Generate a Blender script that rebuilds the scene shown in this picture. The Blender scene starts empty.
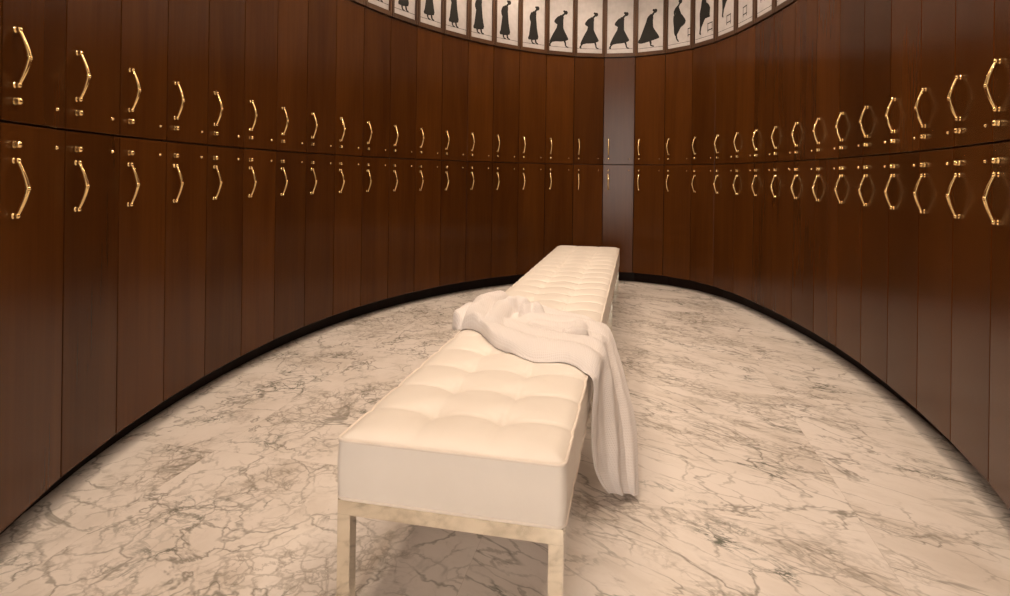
import bpy, bmesh, math, random
from mathutils import Vector, Matrix, noise
random.seed(7)
C = bpy.context.scene.collection
sc = bpy.context.scene
PI = math.pi

# ------------------------------------------------------------------ helpers
def link(name, bm, mat, parent=None, smooth=False):
    bmesh.ops.recalc_face_normals(bm, faces=bm.faces)
    me = bpy.data.meshes.new(name); bm.to_mesh(me); bm.free()
    if smooth:
        me.polygons.foreach_set('use_smooth', [True]*len(me.polygons))
    for m in (mat if isinstance(mat, (list, tuple)) else [mat]): me.materials.append(m)
    o = bpy.data.objects.new(name, me); C.objects.link(o)
    if parent: o.parent = parent
    return o
def thing(name, label, cat, loc=(0,0,0), rz=0, group=None):
    o = bpy.data.objects.new(name, None); C.objects.link(o)
    o.empty_display_size = .05
    o.location = loc; o.rotation_euler = (0,0,rz); o['label'] = label; o['category'] = cat
    if group: o['group'] = group
    return o
def tag(o, label, cat, group=None):
    o['label'] = label; o['category'] = cat
    if group: o['group'] = group
    return o
def struct(name, bm, mat, smooth=False):
    o = link(name, bm, mat, None, smooth); o['kind'] = 'structure'; return o
def box(bm, x0, x1, y0, y1, z0, z1, bev=0, seg=1, M=None):
    r = bmesh.ops.create_cube(bm, size=1)
    vs = r['verts']
    for v in vs:
        v.co = Vector(((x0+x1)/2+v.co.x*(x1-x0), (y0+y1)/2+v.co.y*(y1-y0), (z0+z1)/2+v.co.z*(z1-z0)))
    if bev:
        es = list({e for v in vs for e in v.link_edges})
        r = bmesh.ops.bevel(bm, geom=es, offset=bev, segments=seg, affect='EDGES', profile=.6)
        vs = list({v for f in r['faces'] for v in f.verts} | {v for v in vs if v.is_valid})
    if M is not None:
        for v in vs: v.co = M @ v.co
def tube(bm, pts, rads, n=10, closed=False, cap=True):
    pts = [Vector(p) for p in pts]
    if not hasattr(rads, '__len__'): rads = [rads]*len(pts)
    rings = []; m = len(pts); prev = None
    for i, p in enumerate(pts):
        a = pts[(i-1) % m] if (closed or i > 0) else p
        b = pts[(i+1) % m] if (closed or i < m-1) else p
        t = (b-a).normalized()
        if prev is None:
            prev = Vector((1,0,0)) if abs(t.x) < .9 else Vector((0,1,0))
        u = (prev - t*prev.dot(t)).normalized(); w = t.cross(u); prev = u
        rings.append([bm.verts.new(p + rads[i]*(u*math.cos(2*PI*k/n) + w*math.sin(2*PI*k/n))) for k in range(n)])
    for i in range(m if closed else m-1):
        A, B = rings[i], rings[(i+1) % m]
        for k in range(n): bm.faces.new((A[k], A[(k+1) % n], B[(k+1) % n], B[k]))
    if cap and not closed:
        bm.faces.new(rings[0][::-1]); bm.faces.new(rings[-1])
def lathe_y(bm, prof, cx, cz, n=16):
    """prof = [(y, r)] revolved about the y axis through (cx, cz)"""
    rings = []
    for y, r in prof:
        if r < 1e-6: rings.append([bm.verts.new((cx, y, cz))])
        else: rings.append([bm.verts.new((cx+r*math.cos(2*PI*k/n), y, cz+r*math.sin(2*PI*k/n))) for k in range(n)])
    for A, B in zip(rings, rings[1:]):
        for k in range(n):
            a = [A[0]] if len(A) == 1 else [A[k], A[(k+1) % n]]
            b = [B[0]] if len(B) == 1 else [B[(k+1) % n], B[k]]
            if len(a+b) > 2: bm.faces.new(a+b)
def ball(bm, c, r, n=10):
    x, y, z = c
    lathe_y(bm, [(y - r*math.cos(PI*i/n), r*math.sin(PI*i/n) if 0 < i < n else 0) for i in range(n+1)], x, z, 12)

# ------------------------------------------------------------------ materials
def mat(name):
    m = bpy.data.materials.new(name); m.use_nodes = True
    nt = m.node_tree; b = nt.nodes['Principled BSDF']
    return m, nt, b
def N(nt, t, **k):
    n = nt.nodes.new(t)
    for a, v in k.items():
        if a.startswith('i_'):
            key = a[2:].replace('_', ' ')
            n.inputs[key].default_value = v
        else: setattr(n, a, v)
    return n
def ramp(nt, stops, interp='LINEAR'):
    r = nt.nodes.new('ShaderNodeValToRGB'); e = r.color_ramp.elements
    r.color_ramp.interpolation = interp
    while len(e) < len(stops): e.new(.5)
    for q, (p, c) in zip(e, stops):
        q.position = p; q.color = (c, c, c, 1) if not hasattr(c, '__len__') else (*c, 1)
    return r
def math_n(nt, op, a, b=None, clamp=False):
    n = nt.nodes.new('ShaderNodeMath'); n.operation = op; n.use_clamp = clamp
    for i, v in enumerate((a, b)):
        if v is None: continue
        if isinstance(v, (int, float)): n.inputs[i].default_value = v
        else: nt.links.new(v, n.inputs[i])
    return n.outputs[0]
def mixc(nt, fac, a, b, mode='MIX'):
    n = nt.nodes.new('ShaderNodeMix'); n.data_type = 'RGBA'; n.blend_type = mode
    for idx, v in ((0, fac), (6, a), (7, b)):
        if isinstance(v, (int, float)): n.inputs[idx].default_value = v
        elif isinstance(v, tuple): n.inputs[idx].default_value = (*v, 1)
        else: nt.links.new(v, n.inputs[idx])
    return n.outputs[2]

def wood(name, c1, c2, rough=.3, spec=.5):
    m, nt, b = mat(name); L = nt.links
    tc = N(nt, 'ShaderNodeTexCoord'); oi = N(nt, 'ShaderNodeObjectInfo')
    off = N(nt, 'ShaderNodeVectorMath', operation='SCALE'); off.inputs[0].default_value = (13, 7, 29)
    L.new(oi.outputs['Random'], off.inputs['Scale'])
    add = N(nt, 'ShaderNodeVectorMath', operation='ADD'); L.new(tc.outputs['Object'], add.inputs[0]); L.new(off.outputs[0], add.inputs[1])
    mp = N(nt, 'ShaderNodeMapping'); mp.inputs['Scale'].default_value = (55, 55, 1.6); L.new(add.outputs[0], mp.inputs[0])
    n1 = N(nt, 'ShaderNodeTexNoise', i_Scale=1.0, i_Detail=6.0, i_Roughness=.62, i_Distortion=.35); L.new(mp.outputs[0], n1.inputs[0])
    mp2 = N(nt, 'ShaderNodeMapping'); mp2.inputs['Scale'].default_value = (5, 5, .7); L.new(add.outputs[0], mp2.inputs[0])
    n2 = N(nt, 'ShaderNodeTexNoise', i_Scale=1.0, i_Detail=3.0, i_Roughness=.5, i_Distortion=.6); L.new(mp2.outputs[0], n2.inputs[0])
    mx = math_n(nt, 'ADD', math_n(nt, 'MULTIPLY', n1.outputs[0], .35), math_n(nt, 'MULTIPLY', n2.outputs[0], .65))
    rp = ramp(nt, [(.30, c1), (.70, c2)]); L.new(mx, rp.inputs[0])
    vr = N(nt, 'ShaderNodeMapRange'); vr.inputs['To Min'].default_value = .84; vr.inputs['To Max'].default_value = 1.18
    L.new(oi.outputs['Random'], vr.inputs[0])
    sc_ = N(nt, 'ShaderNodeVectorMath', operation='SCALE'); L.new(rp.outputs[0], sc_.inputs[0]); L.new(vr.outputs[0], sc_.inputs['Scale'])
    L.new(sc_.outputs[0], b.inputs['Base Color'])
    b.inputs['Roughness'].default_value = rough; b.inputs['Specular IOR Level'].default_value = spec
    return m
M_wood = wood('walnut_lacquer', (.049,.0147,.0023), (.086,.0280,.0050), .24, .21)
M_frame = wood('picture_frame_wood', (.045,.018,.006), (.085,.036,.013), .4, .4)
M_carcass = wood('dark_carcass', (.010,.004,.002), (.016,.007,.003), .6, .3)
M_kick = wood('dark_plinth', (.008,.003,.0015), (.016,.006,.003), .45, .12)

def metal(name, col, rough, aniso=0):
    m, nt, b = mat(name)
    b.inputs['Base Color'].default_value = (*col, 1); b.inputs['Metallic'].default_value = 1
    tc = N(nt, 'ShaderNodeTexCoord'); n = N(nt, 'ShaderNodeTexNoise', i_Scale=60.0, i_Detail=2.0); nt.links.new(tc.outputs['Object'], n.inputs[0])
    mr = N(nt, 'ShaderNodeMapRange'); mr.inputs['To Min'].default_value = rough*.8; mr.inputs['To Max'].default_value = rough*1.25
    nt.links.new(n.outputs[0], mr.inputs[0]); nt.links.new(mr.outputs[0], b.inputs['Roughness'])
    return m
M_brass = metal('polished_brass', (1.0,.74,.35), .19)
M_chrome = metal('polished_steel', (.80,.76,.66), .07)

# leather
def leather():
    m, nt, b = mat('cream_leather'); L = nt.links
    tc = N(nt, 'ShaderNodeTexCoord')
    n = N(nt, 'ShaderNodeTexNoise', i_Scale=5.0, i_Detail=3.0); L.new(tc.outputs['Object'], n.inputs[0])
    rp = ramp(nt, [(.3, (.80,.74,.67)), (.7, (.85,.79,.72))]); L.new(n.outputs[0], rp.inputs[0]); L.new(rp.outputs[0], b.inputs['Base Color'])
    v = N(nt, 'ShaderNodeTexVoronoi', i_Scale=420.0); L.new(tc.outputs['Object'], v.inputs[0])
    n2 = N(nt, 'ShaderNodeTexNoise', i_Scale=38.0, i_Detail=4.0, i_Distortion=.8); L.new(tc.outputs['Object'], n2.inputs[0])
    h = math_n(nt, 'ADD', math_n(nt, 'MULTIPLY', v.outputs[0], .25), n2.outputs[0])
    bp = N(nt, 'ShaderNodeBump', i_Strength=.25, i_Distance=.0015); L.new(h, bp.inputs['Height']); L.new(bp.outputs[0], b.inputs['Normal'])
    b.inputs['Roughness'].default_value = .42; b.inputs['Specular IOR Level'].default_value = .45
    return m
M_leather = leather()

def marble():
    m, nt, b = mat('veined_marble'); L = nt.links
    tc = N(nt, 'ShaderNodeTexCoord'); P0 = tc.outputs['Object']
    # slabs, each cut from another place of the block
    sl = N(nt, 'ShaderNodeMapping'); sl.inputs['Rotation'].default_value = (0,0,.2077); sl.inputs['Scale'].default_value = (1/1.22, 1/1.22, 1); sl.inputs['Location'].default_value = (.384,.27,0); L.new(P0, sl.inputs[0])
    fl = N(nt, 'ShaderNodeVectorMath', operation='FLOOR'); L.new(sl.outputs[0], fl.inputs[0])
    wn = N(nt, 'ShaderNodeTexWhiteNoise', noise_dimensions='3D'); L.new(fl.outputs[0], wn.inputs[0])
    so = N(nt, 'ShaderNodeVectorMath', operation='SCALE'); so.inputs['Scale'].default_value = 23.0; L.new(wn.outputs['Color'], so.inputs[0])
    sx = N(nt, 'ShaderNodeSeparateXYZ'); L.new(fl.outputs[0], sx.inputs[0])
    right = math_n(nt, 'GREATER_THAN', sx.outputs[0], -.5)
    rot = N(nt, 'ShaderNodeVectorRotate', rotation_type='Z_AXIS'); rot.inputs['Angle'].default_value = .72; L.new(P0, rot.inputs['Vector'])
    strv = N(nt, 'ShaderNodeMapping'); strv.inputs['Scale'].default_value = (.62, 1.45, 1); L.new(rot.outputs[0], strv.inputs[0])
    base = N(nt, 'ShaderNodeMix', data_type='VECTOR'); L.new(right, base.inputs[0]); L.new(P0, base.inputs[4]); L.new(strv.outputs[0], base.inputs[5])
    ad = N(nt, 'ShaderNodeVectorMath', operation='ADD'); L.new(base.outputs[1], ad.inputs[0]); L.new(so.outputs[0], ad.inputs[1])
    V = ad.outputs[0]
    def warped(vec, sc_, amt, det=4.0):
        n = N(nt, 'ShaderNodeTexNoise', i_Scale=sc_, i_Detail=det, i_Roughness=.6); L.new(vec, n.inputs[0])
        s1 = N(nt, 'ShaderNodeVectorMath', operation='SUBTRACT'); L.new(n.outputs['Color'], s1.inputs[0]); s1.inputs[1].default_value = (.5,.5,.5)
        s2 = N(nt, 'ShaderNodeVectorMath', operation='SCALE'); L.new(s1.outputs[0], s2.inputs[0]); s2.inputs['Scale'].default_value = amt
        a = N(nt, 'ShaderNodeVectorMath', operation='ADD'); L.new(vec, a.inputs[0]); L.new(s2.outputs[0], a.inputs[1]); return a.outputs[0]
    W1 = warped(V, 2.4, .38, 5.0); W2 = warped(V, 6.0, .16, 6.0)
    def step(val, a, b_, lo=0, hi=1):
        r = N(nt, 'ShaderNodeMapRange', interpolation_type='SMOOTHSTEP'); r.inputs['From Min'].default_value = a; r.inputs['From Max'].default_value = b_
        r.inputs['To Min'].default_value = lo; r.inputs['To Max'].default_value = hi; L.new(val, r.inputs[0]); return r.outputs[0]
    def cells(vec, scale, w1):
        v = N(nt, 'ShaderNodeTexVoronoi', feature='DISTANCE_TO_EDGE', i_Scale=scale); L.new(vec, v.inputs[0]); return step(v.outputs[0], .0, w1, 1, 0)
    def ridge(vec, scale, w, det=5.0, dist=.6, r_=.55):
        n = N(nt, 'ShaderNodeTexNoise', i_Scale=scale, i_Detail=det, i_Roughness=r_, i_Distortion=dist); L.new(vec, n.inputs[0])
        return step(math_n(nt, 'ABSOLUTE', math_n(nt, 'SUBTRACT', n.outputs[0], .5)), .0, w, 1, 0)
    def mask(vec, scale, a, b_, det=3.0):
        n = N(nt, 'ShaderNodeTexNoise', i_Scale=scale, i_Detail=det, i_Roughness=.6); L.new(vec, n.inputs[0]); return step(n.outputs[0], a, b_)
    mul = lambda a, b_: math_n(nt, 'MULTIPLY', a, b_)
    zone = mask(W1, 2.1, .47, .62, 4.0)                      # where the stone is broken up
    cloud = mask(W1, 3.3, .42, .75, 7.0)
    big = cells(W1, 3.3, .026); mid = cells(W2, 7.0, .045); fine = cells(W2, 17.0, .12)
    rdg = ridge(V, 2.6, .016); rdg2 = ridge(V, 6.5, .030, 6.0, 1.0, .6)
    col = mixc(nt, mul(cloud, .55), (.86,.80,.75), (.63,.56,.49))
    col = mixc(nt, mul(mul(zone, mask(V, 9.0, .35, .7, 5.0)), .40), col, (.47,.41,.345))
    col = mixc(nt, mul(mul(fine, zone), .55), col, (.33,.285,.235))
    col = mixc(nt, mul(mul(rdg2, math_n(nt, 'ADD', mul(zone, .8), .06)), .60), col, (.30,.265,.22))
    col = mixc(nt, mul(mul(mid, mask(V, 2.9, .44, .60)), .50), col, (.31,.275,.23))
    col = mixc(nt, mul(mul(big, mask(V, 5.0, .36, .62)), .62), col, (.22,.20,.165))
    col = mixc(nt, mul(mul(rdg, mask(V, 3.1, .40, .60)), .70), col, (.22,.20,.165))
    blot = mul(mask(W1, 3.8, .53, .66, 6.0), mask(P0, 1.9, .43, .55))
    dark = mul(blot, math_n(nt, 'ADD', math_n(nt, 'ADD', mul(mid, .9), mul(rdg2, .8)), mul(fine, .4), True))
    col = mixc(nt, mul(dark, .85), col, (.095,.11,.085))
    fr = N(nt, 'ShaderNodeVectorMath', operation='FRACTION'); L.new(sl.outputs[0], fr.inputs[0])
    fs = N(nt, 'ShaderNodeSeparateXYZ'); L.new(fr.outputs[0], fs.inputs[0])
    jx = math_n(nt, 'LESS_THAN', fs.outputs[0], .0012); jy = math_n(nt, 'LESS_THAN', fs.outputs[1], .0012)
    col = mixc(nt, mul(math_n(nt, 'MAXIMUM', jx, jy), .35), col, (.45,.37,.30))
    L.new(col, b.inputs['Base Color'])
    b.inputs['Roughness'].default_value = .26; b.inputs['Specular IOR Level'].default_value = .40
    return m
M_marble = marble()

def plain(name, col, rough=.6, spec=.3, var=.08, scale=8.0):
    m, nt, b = mat(name); tc = N(nt, 'ShaderNodeTexCoord')
    n = N(nt, 'ShaderNodeTexNoise', i_Scale=scale, i_Detail=4.0); nt.links.new(tc.outputs['Object'], n.inputs[0])
    rp = ramp(nt, [(.3, tuple(c*(1-var) for c in col)), (.7, tuple(min(1, c*(1+var)) for c in col))]); nt.links.new(n.outputs[0], rp.inputs[0])
    nt.links.new(rp.outputs[0], b.inputs['Base Color']); b.inputs['Roughness'].default_value = rough; b.inputs['Specular IOR Level'].default_value = spec
    return m
M_print = plain('picture_paper', (.47,.44,.44), .5, .4, .10, 14.0)
M_ink = plain('black_ink', (.012,.011,.010), .55, .25)
M_inkgrey = plain('grey_ink', (.10,.09,.085), .55, .25)
M_ceiling = plain('ceiling_plaster', (.55,.47,.40), .8)
M_hallwall = plain('hall_plaster', (.62,.58,.55), .8)
M_thread = plain('seam_piping', (.80,.72,.64), .5, .3)

def towel_mat():
    m, nt, b = mat('waffle_cotton'); L = nt.links
    uv = N(nt, 'ShaderNodeUVMap'); uv.uv_map = 'UVMap'
    s = N(nt, 'ShaderNodeSeparateXYZ'); L.new(uv.outputs[0], s.inputs[0])
    k = 2*PI/.0085
    a = math_n(nt, 'ABSOLUTE', math_n(nt, 'SINE', math_n(nt, 'MULTIPLY', s.outputs[0], k/2)))
    c = math_n(nt, 'ABSOLUTE', math_n(nt, 'SINE', math_n(nt, 'MULTIPLY', s.outputs[1], k/2)))
    h = math_n(nt, 'MULTIPLY', a, c)
    bp = N(nt, 'ShaderNodeBump', i_Strength=.55, i_Distance=.0018, invert=True); L.new(h, bp.inputs['Height']); L.new(bp.outputs[0], b.inputs['Normal'])
    col = mixc(nt, h, (.97,.93,.91), (.88,.82,.79)); L.new(col, b.inputs['Base Color'])
    b.inputs['Roughness'].default_value = .9; b.inputs['Specular IOR Level'].default_value = .1
    b.inputs['Sheen Weight'].default_value = .25
    tr = N(nt, 'ShaderNodeBsdfTranslucent'); tr.inputs[0].default_value = (.9,.8,.74,1); L.new(bp.outputs[0], tr.inputs['Normal'])
    mx = N(nt, 'ShaderNodeMixShader'); mx.inputs[0].default_value = .15
    L.new(b.outputs[0], mx.inputs[1]); L.new(tr.outputs[0], mx.inputs[2])
    tp = N(nt, 'ShaderNodeBsdfTransparent'); mx2 = N(nt, 'ShaderNodeMixShader')
    # open weave: the holes of the waffle let some light and view through near the hem
    hole = N(nt, 'ShaderNodeMapRange'); hole.inputs['From Min'].default_value = .95; hole.inputs['From Max'].default_value = 1.15; hole.inputs['To Max'].default_value = .30
    L.new(s.outputs[0], hole.inputs[0]); L.new(hole.outputs[0], mx2.inputs[0])
    L.new(mx.outputs[0], mx2.inputs[1]); L.new(tp.outputs[0], mx2.inputs[2])
    L.new(mx2.outputs[0], nt.nodes['Material Output'].inputs[0])
    return m
M_towel = towel_mat()

def emis(name, col, st):
    m, nt, b = mat(name); b.inputs['Base Color'].default_value = (.8,.8,.8,1)
    b.inputs['Emission Color'].default_value = (*col, 1); b.inputs['Emission Strength'].default_value = st
    return m

# ------------------------------------------------------------------ plan of the oval room (facets = locker fronts)
Wd = .3324; X0, Y0, H0 = -1.344, 1.325, 1.8758
TURN = [5.6,5.1,4.5,3.9,3.6,3.4,3.8,4.3,4.7,4.7,4.7,4.9,5.1,5.5,6.2,7.7,10.2,13.8,17.5,19.8,19.4,16.,10.9,6.1,3.1,2.2,2.5,3.,3.,2.5,2.3,2.6,3.2,3.9,4.6]
P = [(X0, Y0)]; HEAD = []; h = H0
for t in TURN:
    P.append((P[-1][0]+Wd*math.cos(h), P[-1][1]+Wd*math.sin(h))); HEAD.append(h); h -= math.radians(t)
NL = len(TURN)                                  # 35 facets
ZB, ZS, ZT, ZC = .113, 1.285, 2.457, 3.45       # door bottom, split, top of lockers, ceiling

def offset_line(pts, d):
    """mitred offset of a polyline to its left by d"""
    out = []
    for i, p in enumerate(pts):
        ns = []
        if i > 0: a = pts[i-1]; v = Vector((p[0]-a[0], p[1]-a[1])).normalized(); ns.append(Vector((-v.y, v.x)))
        if i < len(pts)-1: a = pts[i+1]; v = Vector((a[0]-p[0], a[1]-p[1])).normalized(); ns.append(Vector((-v.y, v.x)))
        n = sum(ns, Vector((0,0))).normalized(); k = d/max(.3, n.dot(ns[0]))
        out.append((p[0]+n.x*k, p[1]+n.y*k))
    return out
def sweep(bm, i0, i1, prof):
    """prof = closed polygon of (offset, z) swept along pts"""
    cols = []
    offs = {d: offset_line(P, d) for d in {q[0] for q in prof}}
    for i in range(i0, i1+1):
        cols.append([bm.verts.new((*offs[d][i], z)) for d, z in prof])
    n = len(prof)
    for A, B in zip(cols, cols[1:]):
        for k in range(n): bm.faces.new((A[k], A[(k+1) % n], B[(k+1) % n], B[k]))
    bm.faces.new(cols[0]); bm.faces.new(cols[-1][::-1])

wallprof = [(.022, ZT+.003), (.022, ZC), (.52, ZC), (.52, 0), (.475, 0), (.475, ZT+.003)]
bm = bmesh.new(); sweep(bm, 0, 19, wallprof); struct('wall_left', bm, M_frame)
bm = bmesh.new(); sweep(bm, 19, NL, wallprof); struct('wall_right', bm, M_frame)
kick = [(.112, 0), (.128, 0), (.128, ZB-.004), (.112, ZB-.004)]
bm = bmesh.new(); sweep(bm, 0, 19, kick); struct('baseboard_left', bm, M_kick)
bm = bmesh.new(); sweep(bm, 19, NL, kick); struct('baseboard_right', bm, M_kick)
nearL = [(-.86,.56), (-1.06,.79), (-1.22,1.03), P[0]]
nearR = [P[NL], (1.37,1.40), (1.20,1.12), (1.02,.88), (.84,.66)]
np_ = [(0, 0), (0, ZC), (.52, ZC), (.52, 0)]
def near(pts):
    bm = bmesh.new(); o = offset_line(pts, .52); base = pts
    lo = [bm.verts.new((*p, 0)) for p in base] ; hi = [bm.verts.new((*p, ZC)) for p in base]
    lo2 = [bm.verts.new((*p, 0)) for p in o]; hi2 = [bm.verts.new((*p, ZC)) for p in o]
    for i in range(len(pts)-1):
        bm.faces.new((lo[i], lo[i+1], hi[i+1], hi[i])); bm.faces.new((lo2[i], hi2[i], hi2[i+1], lo2[i+1]))
        bm.faces.new((hi[i], hi[i+1], hi2[i+1], hi2[i])); bm.faces.new((lo[i], lo2[i], lo2[i+1], lo[i+1]))
    bm.faces.new((lo[0], hi[0], hi2[0], lo2[0])); bm.faces.new((lo[-1], lo2[-1], hi2[-1], hi[-1]))
    return bm
struct('wall_near_left', near(nearL), M_wood); struct('wall_near_right', near(nearR), M_wood)

# entrance hall behind the photographer, daylight comes in at its end
HX0, HX1, HY0 = -2.5, 1.5, -5.0
bm = bmesh.new(); box(bm, -3.2, 3.2, HY0-.2, 7.4, -.12, 0); struct('floor', bm, M_marble)
bm = bmesh.new(); box(bm, -3.2, 3.2, HY0-.2, 7.4, ZC, ZC+.12); struct('ceiling', bm, M_ceiling)
bm = bmesh.new(); box(bm, HX0-.12, HX0, HY0, .3, 0, ZC); box(bm, HX0, -1.15, .3, .42, 0, ZC); struct('wall_hall_left', bm, M_hallwall)
bm = bmesh.new(); box(bm, HX1, HX1+.12, HY0, .42, 0, ZC); struct('wall_hall_right', bm, M_hallwall)
WX0, WX1, WZ0, WZ1 = -2.00, -1.08, .06, 3.40
bm = bmesh.new()
box(bm, HX0-.12, WX0, HY0-.12, HY0, 0, ZC); box(bm, WX1, HX1+.12, HY0-.12, HY0, 0, ZC)
box(bm, WX0, WX1, HY0-.12, HY0, 0, WZ0); box(bm, WX0, WX1, HY0-.12, HY0, WZ1, ZC)
struct('wall_hall_back', bm, M_hallwall)
mg, nt, b = mat('window_glass'); b.inputs['Transmission Weight'].default_value = 1; b.inputs['Roughness'].default_value = 0; b.inputs['IOR'].default_value = 1.02
bm = bmesh.new()
for x0, x1 in ((WX0, WX0+.05), (WX1-.05, WX1), ((WX0+WX1)/2-.015, (WX0+WX1)/2+.015)): box(bm, x0, x1, HY0-.08, HY0-.02, WZ0, WZ1)
box(bm, WX0, WX1, HY0-.08, HY0-.02, WZ0, WZ0+.05); box(bm, WX0, WX1, HY0-.08, HY0-.02, WZ1-.05, WZ1)
struct('window_1', bm, M_frame)

# ------------------------------------------------------------------ lockers
EPS = .0025
def door_mesh(z0, z1):
    bm = bmesh.new(); box(bm, EPS, Wd-EPS, 0, .022, z0, z1, .0016, 1); return bm
LX, SX = .175*Wd, .84*Wd
def handle_bm(zc):
    bm = bmesh.new(); L = .0805; r = .0046
    for s in (-1, 1):
        lathe_y(bm, [(0, 0), (0, .0095), (-.002, .0095), (-.003, .007), (-.010, .0065)], LX, zc+s*L, 14)
        ball(bm, (LX, -.0105, zc+s*L), .0088)
        pts = []; rr = []
        for i in range(11):
            t = i/10; pts.append((LX, -.0105 - .0255*(math.sin(t*PI/2)**1.0*.55 + t*.45), zc+s*L*(1-t)*.985)); rr.append(.0058+.0028*t)
        tube(bm, pts, rr, 10)
    tube(bm, [(LX, -.036, zc-.0045), (LX, -.0362, zc+.0045)], .0092, 12)
    ball(bm, (LX, -.036, zc+.006), .0076); ball(bm, (LX, -.036, zc-.006), .0076)
    return bm
def lock_bm(zc):
    bm = bmesh.new()
    lathe_y(bm, [(0, 0), (0, .0120), (-.003, .0118), (-.005, .0105), (-.012, .0105), (-.016, .0098), (-.019, .0078), (-.021, .004), (-.0215, 0)], LX, zc, 18)
    return bm
def stud_bm(zc):
    bm = bmesh.new()
    lathe_y(bm, [(0, 0), (0, .0068), (-.0015, .0068), (-.003, .0048), (-.005, .0040), (-.0065, .002), (-.007, 0)], SX, zc, 14)
    return bm
def make_locker(z0, z1, zh, zl, lower):
    """one locker: local x along its front, -y into the room; origin on the left front corner"""
    t = thing('locker', 'x', 'locker')
    bm = bmesh.new(); box(bm, .003, Wd-.003, .024, .45, z0, z1)
    if lower: box(bm, .003, Wd-.003, .132, .45, -.0, z0+.001)
    link('body', bm, M_carcass, t)
    d = link('door', door_mesh(z0+(.0035 if not lower else 0), z1-(.0035 if lower else .002)), M_wood, t)
    link('handle', handle_bm(zh), M_brass, d, True)
    link('lock', lock_bm(zl), M_brass, d, True)
    link('stud', stud_bm(zl), M_brass, d, True)
    return t
def copy_tree(o, parent=None):
    c = o.copy(); C.objects.link(c); c.parent = parent
    for ch in list(o.children): copy_tree(ch, c)
    return c
ORD = ['', 'first', 'second', 'third', 'fourth', 'fifth', 'sixth', 'seventh', 'eighth', 'ninth', 'tenth', 'eleventh', 'twelfth', 'thirteenth', 'fourteenth', 'fifteenth', 'sixteenth', 'seventeenth', 'eighteenth', 'nineteenth']
MID = 19
def where(i):
    if i == 0: return 'a sliver at the photo left edge'
    if i == NL-1: return 'cut off by the right edge of the photo'
    if i < MID-8: return ORD[i] + ' from the left edge of the photo'
    if i < MID: return ORD[MID-i] + ' to the left of the pale far-end locker'
    if i <= MID+8: return ORD[i-MID] + ' to the right of the pale far-end locker'
    return ORD[NL-i] + ' from the right edge of the photo'
LK = {}
for row, (z0, z1, zh, zl, lower) in {'lower': (ZB, ZS, ZS-.1905, ZS-.063, True), 'upper': (ZS, ZT, ZS+.1905, ZS+.063, False)}.items():
    proto = make_locker(0 if False else z0, z1, zh, zl, lower)
    if not lower:                                # local z of the upper row starts at its own base
        proto_z = z0
    for i in range(NL):
        o = proto if i == 0 else copy_tree(proto)
        o.location = (P[i][0], P[i][1], 0); o.rotation_euler = (0, 0, HEAD[i])
        if i == MID: lab = '%s locker at the far end catching a pale daylight reflection on its door' % row
        else: lab = '%s dark brown wooden locker, %s' % (row, where(i))
        o['label'] = lab; o['group'] = '%s row of brown wooden lockers with brass handles' % row
        LK[row, i] = o

# ------------------------------------------------------------------ framed silhouettes above the lockers
FZ0, FZ1 = ZT+.004, 3.30
def poly_face(bm, pts, y0, y1, sx=1, x0=0, z0=0, sz=1):
    a = [bm.verts.new((x0+p[0]*sx, y0, z0+p[1]*sz)) for p in pts]; b_ = [bm.verts.new((x0+p[0]*sx, y1, z0+p[1]*sz)) for p in pts]
    f = bm.faces.new(a); f2 = bm.faces.new(b_[::-1])
    for i in range(len(pts)): bm.faces.new((a[i], b_[i], b_[(i+1) % len(pts)], a[(i+1) % len(pts)]))
    bmesh.ops.triangulate(bm, faces=[f, f2])
# outlines, unit height, feet at z = 0, walking to the right
def smooth_poly(pts, k=3):
    out = []; n = len(pts)
    for i in range(n):
        p0, p1, p2, p3 = (Vector(pts[(i+d) % n]) for d in (-1, 0, 1, 2))
        for j in range(k):
            t = j/k; out.append(tuple(.5*((2*p1)+(p2-p0)*t+(2*p0-5*p1+4*p2-p3)*t*t+(3*p1-p0-3*p2+p3)*t**3)))
    return out
def mirror_ok(p): return p
def disc(cx, cz, rx, rz, tilt=0, n=10):
    c, q = math.cos(tilt), math.sin(tilt)
    return [(cx+rx*math.cos(2*PI*k/n)*c-rz*math.sin(2*PI*k/n)*q, cz+rx*math.cos(2*PI*k/n)*q+rz*math.sin(2*PI*k/n)*c) for k in range(n)]
def limb(pts, w0, w1):
    up, dn = [], []
    for i, p in enumerate(pts):
        a = pts[max(i-1, 0)]; b_ = pts[min(i+1, len(pts)-1)]; d = Vector((b_[0]-a[0], b_[1]-a[1])).normalized(); w_ = w0+(w1-w0)*i/(len(pts)-1)
        up.append((p[0]-d.y*w_, p[1]+d.x*w_)); dn.append((p[0]+d.y*w_, p[1]-d.x*w_))
    return up+dn[::-1]
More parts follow.
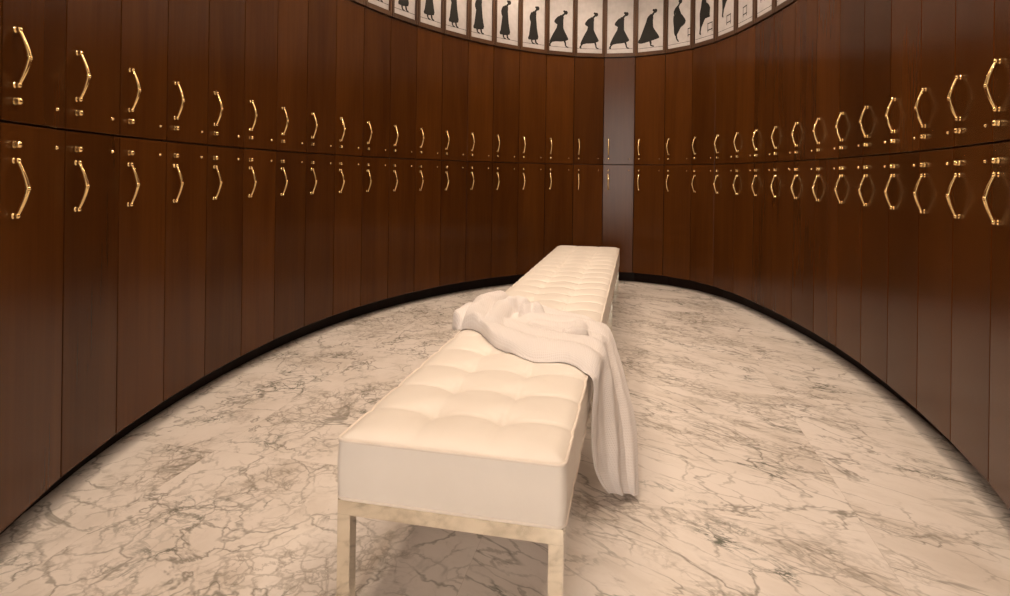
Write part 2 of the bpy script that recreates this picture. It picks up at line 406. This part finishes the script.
POSE = {
 'stand': [disc(.125,.935,.052,.060,-.5), disc(.075,.955,.032,.030), limb([(.045,.83),(.075,.88),(.105,.91)], .026, .022),
           [(.02,.85),(.065,.845),(.085,.80),(.08,.73),(.07,.66),(.06,.59),(.10,.44),(.135,.28),(.14,.12),(-.16,.09),(-.145,.20),(-.10,.36),(-.055,.52),(-.05,.59),(-.065,.70),(-.055,.79),(-.02,.84)],
           limb([(-.045,.80),(-.105,.68),(-.085,.58),(-.02,.52)], .032, .018), limb([(-.06,.13),(-.05,.05),(-.02,.01),(.03,.0)], .022, .014), limb([(.06,.14),(.07,.05),(.09,.02),(.15,.01)], .022, .012)],
 'stride': [disc(.195,.925,.050,.056,-.5), disc(.150,.955,.032,.030), limb([(.10,.83),(.135,.87),(.17,.90)], .026, .022),
            [(.06,.85),(.11,.845),(.135,.79),(.12,.70),(.09,.60),(.13,.50),(.19,.38),(.25,.27),(.27,.21),(.20,.17),(.08,.14),(-.08,.13),(-.20,.10),(-.25,.11),(-.21,.22),(-.14,.36),(-.06,.50),(-.02,.60),(-.015,.70),(.005,.79),(.035,.84)],
            limb([(.02,.80),(-.09,.69),(-.10,.645),(.01,.585)], .030, .016), limb([(-.18,.14),(-.23,.07),(-.26,.02),(-.22,.0)], .022, .012), limb([(.15,.20),(.19,.10),(.20,.03),(.27,.0)], .024, .013)],
 'lean': [disc(.18,.93,.048,.056,-.4), disc(.135,.955,.030,.030), limb([(.10,.82),(.13,.87),(.155,.90)], .026, .022),
          [(.06,.86),(.11,.84),(.13,.76),(.115,.66),(.11,.56),(.16,.45),(.23,.34),(.285,.24),(.27,.20),(.16,.17),(.0,.13),(-.18,.10),(-.27,.13),(-.26,.19),(-.18,.27),(-.14,.40),(-.09,.55),(-.05,.68),(-.01,.79)],
          limb([(.02,.80),(-.03,.68),(.02,.56),(.07,.50)], .026, .016), limb([(.05,.16),(.07,.08),(.07,.03),(.15,.0)], .026, .014)],
 'leap': [disc(.10,.985,.048,.056,-.5), disc(.06,1.01,.030,.030), limb([(.03,.88),(.05,.92),(.08,.95)], .026, .022),
          [(-.02,.89),(.035,.89),(.055,.80),(.04,.70),(.12,.67),(.20,.58),(.265,.47),(.22,.38),(.12,.33),(.07,.26),(.0,.16),(-.06,.13),(-.10,.22),(-.11,.38),(-.13,.52),(-.12,.66),(-.06,.70),(-.06,.80)],
          limb([(-.02,.86),(-.10,.76),(-.08,.67)], .026, .016), limb([(-.03,.18),(-.02,.08),(.01,.02),(.05,-.03)], .024, .014)],
 'climb': [disc(.07,.985,.048,.056,-.5), disc(.03,1.01,.030,.030), limb([(.01,.88),(.03,.92),(.05,.95)], .026, .022),
           [(-.03,.88),(.03,.88),(.06,.80),(.06,.70),(.15,.64),(.22,.53),(.20,.44),(.16,.38),(.22,.33),(.20,.30),(.10,.33),(.02,.25),(-.05,.14),(-.11,.08),(-.13,.16),(-.13,.32),(-.14,.46),(-.10,.60),(-.08,.72),(-.06,.82)],
           limb([(-.10,.14),(-.11,.03),(-.13,-.03),(-.09,-.06)], .024, .013)],
}
def stool(bm, x, z, w=.072, hh=.085, sk=.0):
    t = .0045
    for a, b_ in (((x, z+hh), (x+w, z+hh+sk)), ((x, z+.02), (x+w, z+.02+sk))):
        poly_face(bm, [(a[0], a[1]-t), (b_[0], b_[1]-t), (b_[0], b_[1]+t), (a[0], a[1]+t)], -.0008, 0)
    for xx in (x+.006, x+w-.006):
        poly_face(bm, [(xx-t*.7, z), (xx+t*.7, z), (xx+t*.7, z+hh), (xx-t*.7, z+hh)], -.0008, 0)
# facet: (pose, centre along facet, lift, stool)
FIG = {9: ('stand', .52, 0, None), 10: ('stand', .50, 0, None), 11: ('stand', .47, 0, None), 12: ('stand', .46, 0, None), 13: ('stand', .42, 0, None),
       14: ('stand', .40, 0, None), 15: ('stand', .42, 0, None), 16: ('stand', .50, 0, None), 17: ('stride', .42, 0, None), 18: ('stride', .48, 0, None),
       19: ('stride', .47, 0, None), 20: ('lean', .42, 0, None), 21: ('leap', .42, .02, (.80, .06)), 22: ('climb', .45, .05, (.62, .05)), 23: ('climb', .45, .14, (.50, .05)),
       24: ('leap', .62, .20, (.33, .05)), 25: ('leap', .62, .26, (.25, .09)), 26: (None, 0, 0, None)}
FIGH = .405
for i, (pose, fx, lift, stl) in FIG.items():
    t = thing('framed_picture', 'x', 'picture', (P[i][0], P[i][1], 0), HEAD[i], 'tall framed silhouette pictures above the lockers')
    bm = bmesh.new(); fw = .027
    box(bm, .0035, fw, -.014, .021, FZ0, FZ1, .002); box(bm, Wd-fw, Wd-.0035, -.014, .021, FZ0, FZ1, .002)
    box(bm, fw, Wd-fw, -.012, .021, FZ0, FZ0+.042, .002); box(bm, fw, Wd-fw, -.012, .021, FZ1-.042, FZ1, .002)
    link('frame', bm, M_frame, t)
    bm = bmesh.new(); box(bm, fw-.002, Wd-fw+.002, .004, .012, FZ0+.038, FZ1-.038); pr = link('print', bm, M_print, t)
    bm = bmesh.new(); zf = FZ0+.088; Mv = Matrix.Translation((0, .0035, 0))
    if pose:
        for j, poly in enumerate(POSE[pose]):
            kk = smooth_poly(poly, 2)
            jit = 1 + .05*math.sin(i*2.3)
            poly_face(bm, kk, -.0009, 0, FIGH*jit, Wd*fx, zf+lift+.006, FIGH)
    if stl: stool(bm, Wd*stl[0], zf+stl[1]-.02, sk=.006)
    bm.verts.ensure_lookup_table()
    lz = zf+(.004 if i < 20 else -.004)
    if i != 26: poly_face(bm, [(fw+.003, lz-.0026), (Wd-fw-.003, lz-.0026), (Wd-fw-.003, lz+.0012), (fw+.003, lz+.0012)], -.0006, 0)
    else: poly_face(bm, [(fw+.003, lz), (Wd-fw-.003, lz), (Wd-fw-.003, lz+.002), (fw+.003, lz+.002)], -.0006, 0)
    for v in bm.verts: v.co.y += .0035
    # clip anything past the frame opening
    for v in bm.verts: v.co.x = min(max(v.co.x, fw+.001), Wd-fw-.001)
    s = link('silhouette', bm, M_ink, pr)
    desc = {'stand': 'a figure walking with head bowed', 'stride': 'a striding figure in a full skirt', 'lean': 'a figure leaning forward', 'leap': 'a figure leaping by a stool', 'climb': 'a figure climbing over a stool', None: 'an almost blank pale sheet'}[pose]
    if i == MID: wh = 'right above the pale far-end locker'
    elif i < MID: wh = '%s left of the pale locker' % ORD[MID-i]
    else: wh = '%s right of the pale locker' % ORD[i-MID]
    t['label'] = 'framed picture of %s, %s' % (desc, wh)

# ------------------------------------------------------------------ bench (local x across, y along)
BA = .2077; BX, BY = -.4606, 1.5448; BW, BL = .608, 4.434
bench = thing('tufted_bench', 'long cream leather tufted bench on a polished steel frame, mid-floor', 'bench', (BX, BY, 0), -BA)
ZTOP, ZLOW = .444, .289
def rr(x, y, r=.022):
    """keep a point of the rectangle inside its rounded corners"""
    cx = min(max(x, r), BW-r); cy = min(max(y, r), BL-r)
    dx, dy = x-cx, y-cy
    if dx and dy:
        m = max(abs(dx), abs(dy)); d = math.hypot(dx, dy); k = m/d
        return cx+dx*k, cy+dy*k
    return x, y
NC, NR = 3, 22
CW, CH = BW/NC, BL/NR
def seam_pull(x, y):
    return 0
def top_h(x, y):
    de = min(x, BW-x, y, BL-y)
    edge = 1-math.exp(-max(de, 0)/.022)
    # distances to inner seams
    dx = min(abs(x-CW*k) for k in range(1, NC)); ky = min(max(round(y/CH), 1), NR-1); dy = abs(y-CH*ky)
    kx = 1 if abs(x-CW) < abs(x-2*CW) else 2
    r = math.hypot(x-CW*kx, y-CH*ky)
    n = noise.noise(Vector((x*9, y*9, 3)))*.0016
    u = (x % CW)/CW; v = (y % CH)/CH
    puff = .020*(abs(math.sin(PI*min(max(u, 0), 1)))**.55)*.35 + .020*(abs(math.sin(PI*v))**.55)*.65
    near_t = math.exp(-(r/.055)**2)
    h_ = .014 + puff*.37 - .0125*near_t - .011*math.exp(-(r/.017)**2)
    h_ -= .0024*math.exp(-dx/.0035) + .0036*math.exp(-dy/.0035)
    # small gathers running from each tuft
    h_ += .0016*math.sin(6*math.atan2(y-CH*ky, x-CW*kx)+ky)*math.exp(-((r-.035)/.022)**2)
    return (h_ + n)*edge
def wob(y, x):
    return 0
NX, NY = 60, 440
bm = bmesh.new(); V = []
def lin(n, L):
    return [L*i/n for i in range(n+1)]
for y in lin(NY, BL):
    row = []
    for x in lin(NX, BW):
        X, Y = rr(x, y)
        # edges dip in slightly where the cross seams end
        ky = round(y/CH); dip = .0035*math.exp(-((y-CH*ky)/.02)**2) if 0 < ky < NR else 0
        sgn = (x-BW/2)/(BW/2); X -= dip*sgn**5
        row.append(bm.verts.new((X, Y, ZTOP + top_h(x, y) - dip*abs(sgn)**5*1.0)))
    V.append(row)
for j in range(NY):
    for i in range(NX): bm.faces.new((V[j][i], V[j][i+1], V[j+1][i+1], V[j+1][i]))
loop = [V[0][i] for i in range(NX)] + [V[j][NX] for j in range(NY)] + [V[NY][i] for i in range(NX, 0, -1)] + [V[j][0] for j in range(NY, 0, -1)]
toploop = [v.co.copy() for v in loop]
prev = loop; m_ = len(loop)
zs = [.985, .85, .65, .4, .15, .02, 0]
for z in zs:
    cur = []
    for v in loop:
        c = v.co; k = 4*z*(1-z)
        cx, cy = c.x-BW/2, c.y-BL/2
        ox = (1 if cx > 0 else -1)*.004*k*(1 if abs(abs(cx)-BW/2) < .03 else 0); oy = (1 if cy > 0 else -1)*.004*k*(1 if abs(abs(cy)-BL/2) < .006 else 0)
        cur.append(bm.verts.new((c.x+ox, c.y+oy, ZLOW+(c.z-ZLOW)*z)))
    for k in range(m_): bm.faces.new((prev[k], cur[k], cur[(k+1) % m_], prev[(k+1) % m_]))
    prev = cur
botloop = [v.co.copy() for v in prev]
bm.faces.new(prev)
cush = link('cushion', bm, M_leather, bench, True)
bm = bmesh.new(); tube(bm, [p+Vector((0,0,.001)) for p in toploop[::2]], .0042, 8, closed=True); link('piping', bm, M_thread, cush, True)
bm = bmesh.new(); tube(bm, [p+Vector((0,0,.004)) for p in botloop[::2]], .0040, 8, closed=True); link('piping', bm, M_thread, cush, True)
# frame
R = .040; zt = ZLOW-.001
bm = bmesh.new(); e_ = .004
box(bm, e_, BW-e_, e_, R, zt-R, zt, .0006); box(bm, e_, BW-e_, BL-R, BL-e_, zt-R, zt, .0006)
box(bm, e_, R, R, BL-R, zt-R, zt, .0006); box(bm, BW-R, BW-e_, R, BL-R, zt-R, zt, .0006)
for k in (1, 2): y = BL*k/3; box(bm, R, BW-R, y-R/2, y+R/2, zt-R, zt, .0006)
link('frame', bm, M_chrome, bench)
for k in range(4):
    y = [e_, BL/3-R/2, BL*2/3-R/2, BL-R][k]
    for x in (e_, BW-R):
        bm = bmesh.new(); box(bm, x, x+R-e_, y, y+R-(e_ if k in (0,3) else 0), 0, zt-R+.001); link('leg', bm, M_chrome, bench)

# ------------------------------------------------------------------ towel, thrown across the bench and hanging to the floor
ST = [ # front (s, e, z), back (s, e, z), bulk
 ((-.050,1.190,.425), (-.062,1.300,.425), .012),
 ((-.052,1.160,.440), (-.066,1.350,.440), .050),
 (( .000,1.110,.452), (-.045,1.450,.452), .066),
 (( .060,1.080,.456), (-.020,1.510,.458), .060),
 (( .125,1.020,.456), ( .020,1.620,.458), .056),
 (( .205, .880,.456), ( .090,1.700,.458), .052),
 (( .300, .790,.456), ( .200,1.700,.458), .052),
 (( .410, .705,.456), ( .330,1.610,.458), .046),
 (( .520, .715,.456), ( .460,1.500,.458), .040),
 (( .595, .660,.457), ( .575,1.400,.458), .030),
 (( .626, .630,.446), ( .636,1.330,.446), .024),
 (( .632, .630,.405), ( .676,1.220,.385), .022),
 (( .628, .610,.340), ( .715,1.100,.310), .022),
 (( .628, .590,.260), ( .758, .960,.220), .020),
 (( .634, .580,.200), ( .776, .860,.150), .016),
 (( .642, .590,.150), ( .784, .790,.090), .012),
 (( .662, .615,.095), ( .787, .740,.052), .008),
 (( .685, .645,.050), ( .789, .715,.022), .006),
]
# folds of the part that lies on the bench: polylines (s, e) with a radius and a height
FOLDS = [
 ([(.13,1.03),(.22,.95),(.32,.87),(.45,.81),(.56,.79),(.66,.76)], .105, .052),
 ([(-.045,1.18),(-.015,1.30)], .062, .066),
 ([(.075,1.10),(.03,1.30),(.01,1.50),(.035,1.66)], .066, .070),
 ([(.155,1.10),(.125,1.30),(.12,1.42)], .055, .064),
 ([(.20,1.16),(.30,1.06),(.42,1.00),(.53,.97),(.66,.93)], .070, .040),
 ([(.34,1.20),(.44,1.17),(.52,1.22)], .050, .034),
 ([(.30,1.36),(.42,1.33),(.55,1.28),(.66,1.24)], .075, .026),
 ([(.30,1.52),(.42,1.46),(.53,1.40)], .060, .016),
 ([(.155,1.44),(.185,1.50),(.22,1.47)], .034, .074),
 ([(.245,1.38),(.285,1.44),(.31,1.39)], .032, .064),
 ([(.185,1.55),(.26,1.53)], .045, .036),
 ([(.49,1.06),(.545,1.10)], .026, .044),
]
def seg_d(p, a, b_):
    dx, dy = b_[0]-a[0], b_[1]-a[1]; t = max(0, min(1, ((p[0]-a[0])*dx+(p[1]-a[1])*dy)/(dx*dx+dy*dy)))
    return math.hypot(p[0]-a[0]-dx*t, p[1]-a[1]-dy*t)
def fold_h(x, y):
    wx = x + .012*noise.noise(Vector((x*7, y*7, 1))); wy = y + .012*noise.noise(Vector((x*7, y*7, 9)))
    best = 0; sec = 0
    for pts, r, hh in FOLDS:
        d = min(seg_d((wx, wy), a, b_) for a, b_ in zip(pts, pts[1:]))/r
        if d < 1:
            q = hh*(1-d*d)**.62
            if q > best: best, sec = q, best
            elif q > sec: sec = q
    # valleys stay sharp, tops blend a little
    return best + .12*sec
def cr(a, b, c, d, t):
    return .5*((2*b)+(c-a)*t+(2*a-5*b+4*c-d)*t*t+(3*b-a-3*c+d)*t**3)
def station(u):
    n = len(ST)-1; x = min(max(u*n, 0), n-1e-6); i = int(x); t = x-i
    g = lambda k: ST[min(max(k, 0), n)]
    F = Vector([cr(g(i-1)[0][q], g(i)[0][q], g(i+1)[0][q], g(i+2)[0][q], t) for q in range(3)])
    B = Vector([cr(g(i-1)[1][q], g(i)[1][q], g(i+1)[1][q], g(i+2)[1][q], t) for q in range(3)])
    k = cr(g(i-1)[2], g(i)[2], g(i+1)[2], g(i+2)[2], t)
    return F, B, k
def sm(a, b, x):
    t = min(max((x-a)/(b-a), 0), 1); return t*t*(3-2*t)
NU, NV = 260, 150
bm = bmesh.new(); uvl = bm.loops.layers.uv.new('UVMap'); G = []; UV = []
udist = 0; lastmid = None
for iu in range(NU+1):
    u = iu/NU; F, B, bulk = station(u)
    mid = (F+B)/2
    if lastmid is not None: udist += (mid-lastmid).length
    lastmid = mid
    us = u*(len(ST)-1)
    hang = sm(8.6, 11.2, us)
    across = (B-F)
    nrm = Vector((0,0,1)).lerp(Vector((1,0,0)) , hang).normalized()
    if hang > .5:
        nn = across.cross(Vector((0,0,1))).normalized(); nn = nn if nn.x > 0 else -nn
        nrm = Vector((0,0,1)).lerp(nn, hang).normalized()
    row = []; ruv = []
    for iv in range(NV+1):
        v = iv/NV
        p = F + across*v
        # rounded roll at the front, crease, lower loose part behind
        e0 = math.sqrt(max(0, 1-(1-min(v/.13, 1))**2)); e1 = math.sqrt(max(0, 1-(1-min((1-v)/.10, 1))**2))
        left = 1-sm(2.2, 5.0, us)
        prof = (1-hang)*.14 + hang*.55
        hgt = bulk*prof*e0*e1
        fh = fold_h(p.x, p.y) if hang < 1 else 0
        er = min(1, min(v, 1-v)*across.length/.035); er = math.sqrt(max(0, 1-(1-er)**2))
        hgt += fh*(1-hang)*er
        # long folds running along the throw
        ph = 1.7*math.sin(us*.55+.6)+.6*math.sin(us*1.3+v*2)
        amp = .0022*(1-hang) + .0125*hang*sm(0, .12, v)*sm(0, .08, 1-v)*(1.1-.35*sm(15, 17, us))
        fold = math.sin(v*PI*2*3.2+ph)*.75 + math.sin(v*PI*2*6.1-ph*1.2+1)*.35
        fold = fold*(1-hang) + hang*(math.sin(v*PI*2*2.15+.8+.12*us)+.35*math.sin(v*PI*2*5.2+1.4))
        hgt += amp*fold*e0*e1
        hgt += noise.noise(Vector((p.x*14, p.y*14, p.z*14)))*.005*e0*e1*(1-.5*hang)
        hgt = max(hgt, .001*(1-hang))
        # left lobe hangs a little over the edge
        q = p + nrm*hgt
        q.z = max(q.z, .008)
        if 0 < q.x < BW and q.z > ZTOP-.05: q.z = max(q.z, ZTOP+top_h(q.x, q.y)+.004)
        if q.z < ZTOP-.01 and q.x > BW/2: q.x = max(q.x, BW+.012)
        row.append(bm.verts.new(q)); ruv.append((udist, v*across.length*1.15))
    G.append(row); UV.append(ruv)
for i in range(NU):
    for j in range(NV):
        f = bm.faces.new((G[i][j], G[i+1][j], G[i+1][j+1], G[i][j+1]))
        for lp, (a, b_) in zip(f.loops, ((i, j), (i+1, j), (i+1, j+1), (i, j+1))): lp[uvl].uv = UV[a][b_]
towel = link('towel', bm, M_towel, None, True)
tag(towel, 'white waffle-weave towel thrown across the cream bench and hanging down to the floor', 'towel')
towel.location = (BX, BY, 0); towel.rotation_euler = (0, 0, -BA)
sd = towel.modifiers.new('thickness', 'SOLIDIFY'); sd.thickness = .003; sd.offset = 0

# ------------------------------------------------------------------ room downlights, plus an added oval ceiling fill
M_lamp = emis('warm_lamp', (1, .78, .54), 260)
M_diff = emis('ceiling_fill_diffuser', (1, .80, .65), 2.5)
e_s = Vector((math.cos(BA), -math.sin(BA))); e_e = Vector((math.sin(BA), math.cos(BA))); b0 = Vector((BX, BY))+e_s*BW/2
def loc2(s, e): return b0+e_s*s+e_e*e
cen = loc2(0, 2.05)
pan = thing('added_ceiling_fill', 'unseen oval fill light added on the ceiling above the bench', 'added fill light', (cen.x, cen.y, ZC), -BA)  # unseen glowing oval, added for soft warm light from overhead
def ell(bm, a, b_, z, a2=None, b2=None, n=64):
    o = [bm.verts.new((a*math.cos(2*PI*k/n), b_*math.sin(2*PI*k/n), z)) for k in range(n)]
    return o
bm = bmesh.new(); o1 = ell(bm, .75, 1.7, -.03); bm.faces.new(o1); link('diffuser', bm, M_diff, pan)
bm = bmesh.new(); n_ = 64
rings = [ell(bm, .75, 1.7, -.025), ell(bm, .79, 1.74, -.04), ell(bm, .79, 1.74, 0)]
for A, B_ in zip(rings, rings[1:]):
    for k in range(n_): bm.faces.new((A[k], A[(k+1) % n_], B_[(k+1) % n_], B_[k]))
link('trim_ring', bm, M_brass, pan)
spots = []
for k in range(14):
    a = 2*PI*(k+.5)/14
    p = loc2(1.28*math.cos(a), 2.05+2.45*math.sin(a)); spots.append((p.x, p.y))
dl = None
for k, (x, y) in enumerate(spots):
    if dl is None:
        dl = thing('downlight', 'x', 'downlight', (x, y, ZC), 0, 'recessed ceiling downlights')
        bm = bmesh.new(); bmesh.ops.create_circle(bm, cap_ends=True, radius=.04, segments=20, matrix=Matrix.Translation((0,0,-.004))); link('lamp', bm, M_lamp, dl)
        bm = bmesh.new(); n_ = 24
        rg = [[bm.verts.new((r*math.cos(2*PI*q/n_), r*math.sin(2*PI*q/n_), z)) for q in range(n_)] for r, z in ((.041, -.003), (.044, -.010), (.058, -.008), (.060, 0))]
        for A, B_ in zip(rg, rg[1:]):
            for q in range(n_): bm.faces.new((A[q], A[(q+1) % n_], B_[(q+1) % n_], B_[q]))
        link('bezel', bm, M_brass, dl); cur = dl
    else:
        cur = copy_tree(dl); cur.location = (x, y, ZC)
    cur['label'] = 'small recessed brass-rimmed ceiling downlight above the locker wall'
    l = bpy.data.lights.new('downlight_beam', 'SPOT'); l.energy = 33; l.color = (1, .77, .585); l.spot_size = math.radians(125); l.spot_blend = .8; l.shadow_soft_size = .04
    lo = bpy.data.objects.new('downlight_beam', l); C.objects.link(lo); lo.location = (x, y, ZC-.02)

# daylight of the hall
w = bpy.data.worlds.new('World'); sc.world = w; w.use_nodes = True
bg = w.node_tree.nodes['Background']; bg.inputs[0].default_value = (1.0, .90, .80, 1); bg.inputs[1].default_value = 28
l = bpy.data.lights.new('window_portal', 'AREA'); l.shape = 'RECTANGLE'; l.size = WX1-WX0; l.size_y = WZ1-WZ0; l.cycles.is_portal = True
lo = bpy.data.objects.new('window_portal', l); C.objects.link(lo); lo.location = ((WX0+WX1)/2, HY0-.1, (WZ0+WZ1)/2); lo.rotation_euler = (PI/2, 0, 0)

# ------------------------------------------------------------------ camera
cd = bpy.data.cameras.new('Camera'); cam = bpy.data.objects.new('Camera', cd); C.objects.link(cam); sc.camera = cam
cam.location = (0, 0, 1.15)
cam.rotation_euler = (Matrix.Rotation(PI/2, 3, 'X') @ Matrix.Rotation(.013, 3, 'Z')).to_euler()
cd.sensor_width = 36; cd.lens = 584.2/1010*36
cd.shift_x = -(513.9-505)/1010; cd.shift_y = (175.7-298)/1010
cd.clip_start = .02
sc.view_settings.view_transform = 'Standard'; sc.view_settings.look = 'None'; sc.view_settings.gamma = 1
sc.view_settings.exposure = -.24; sc.view_settings.use_curve_mapping = False
sc.cycles.use_denoising = True
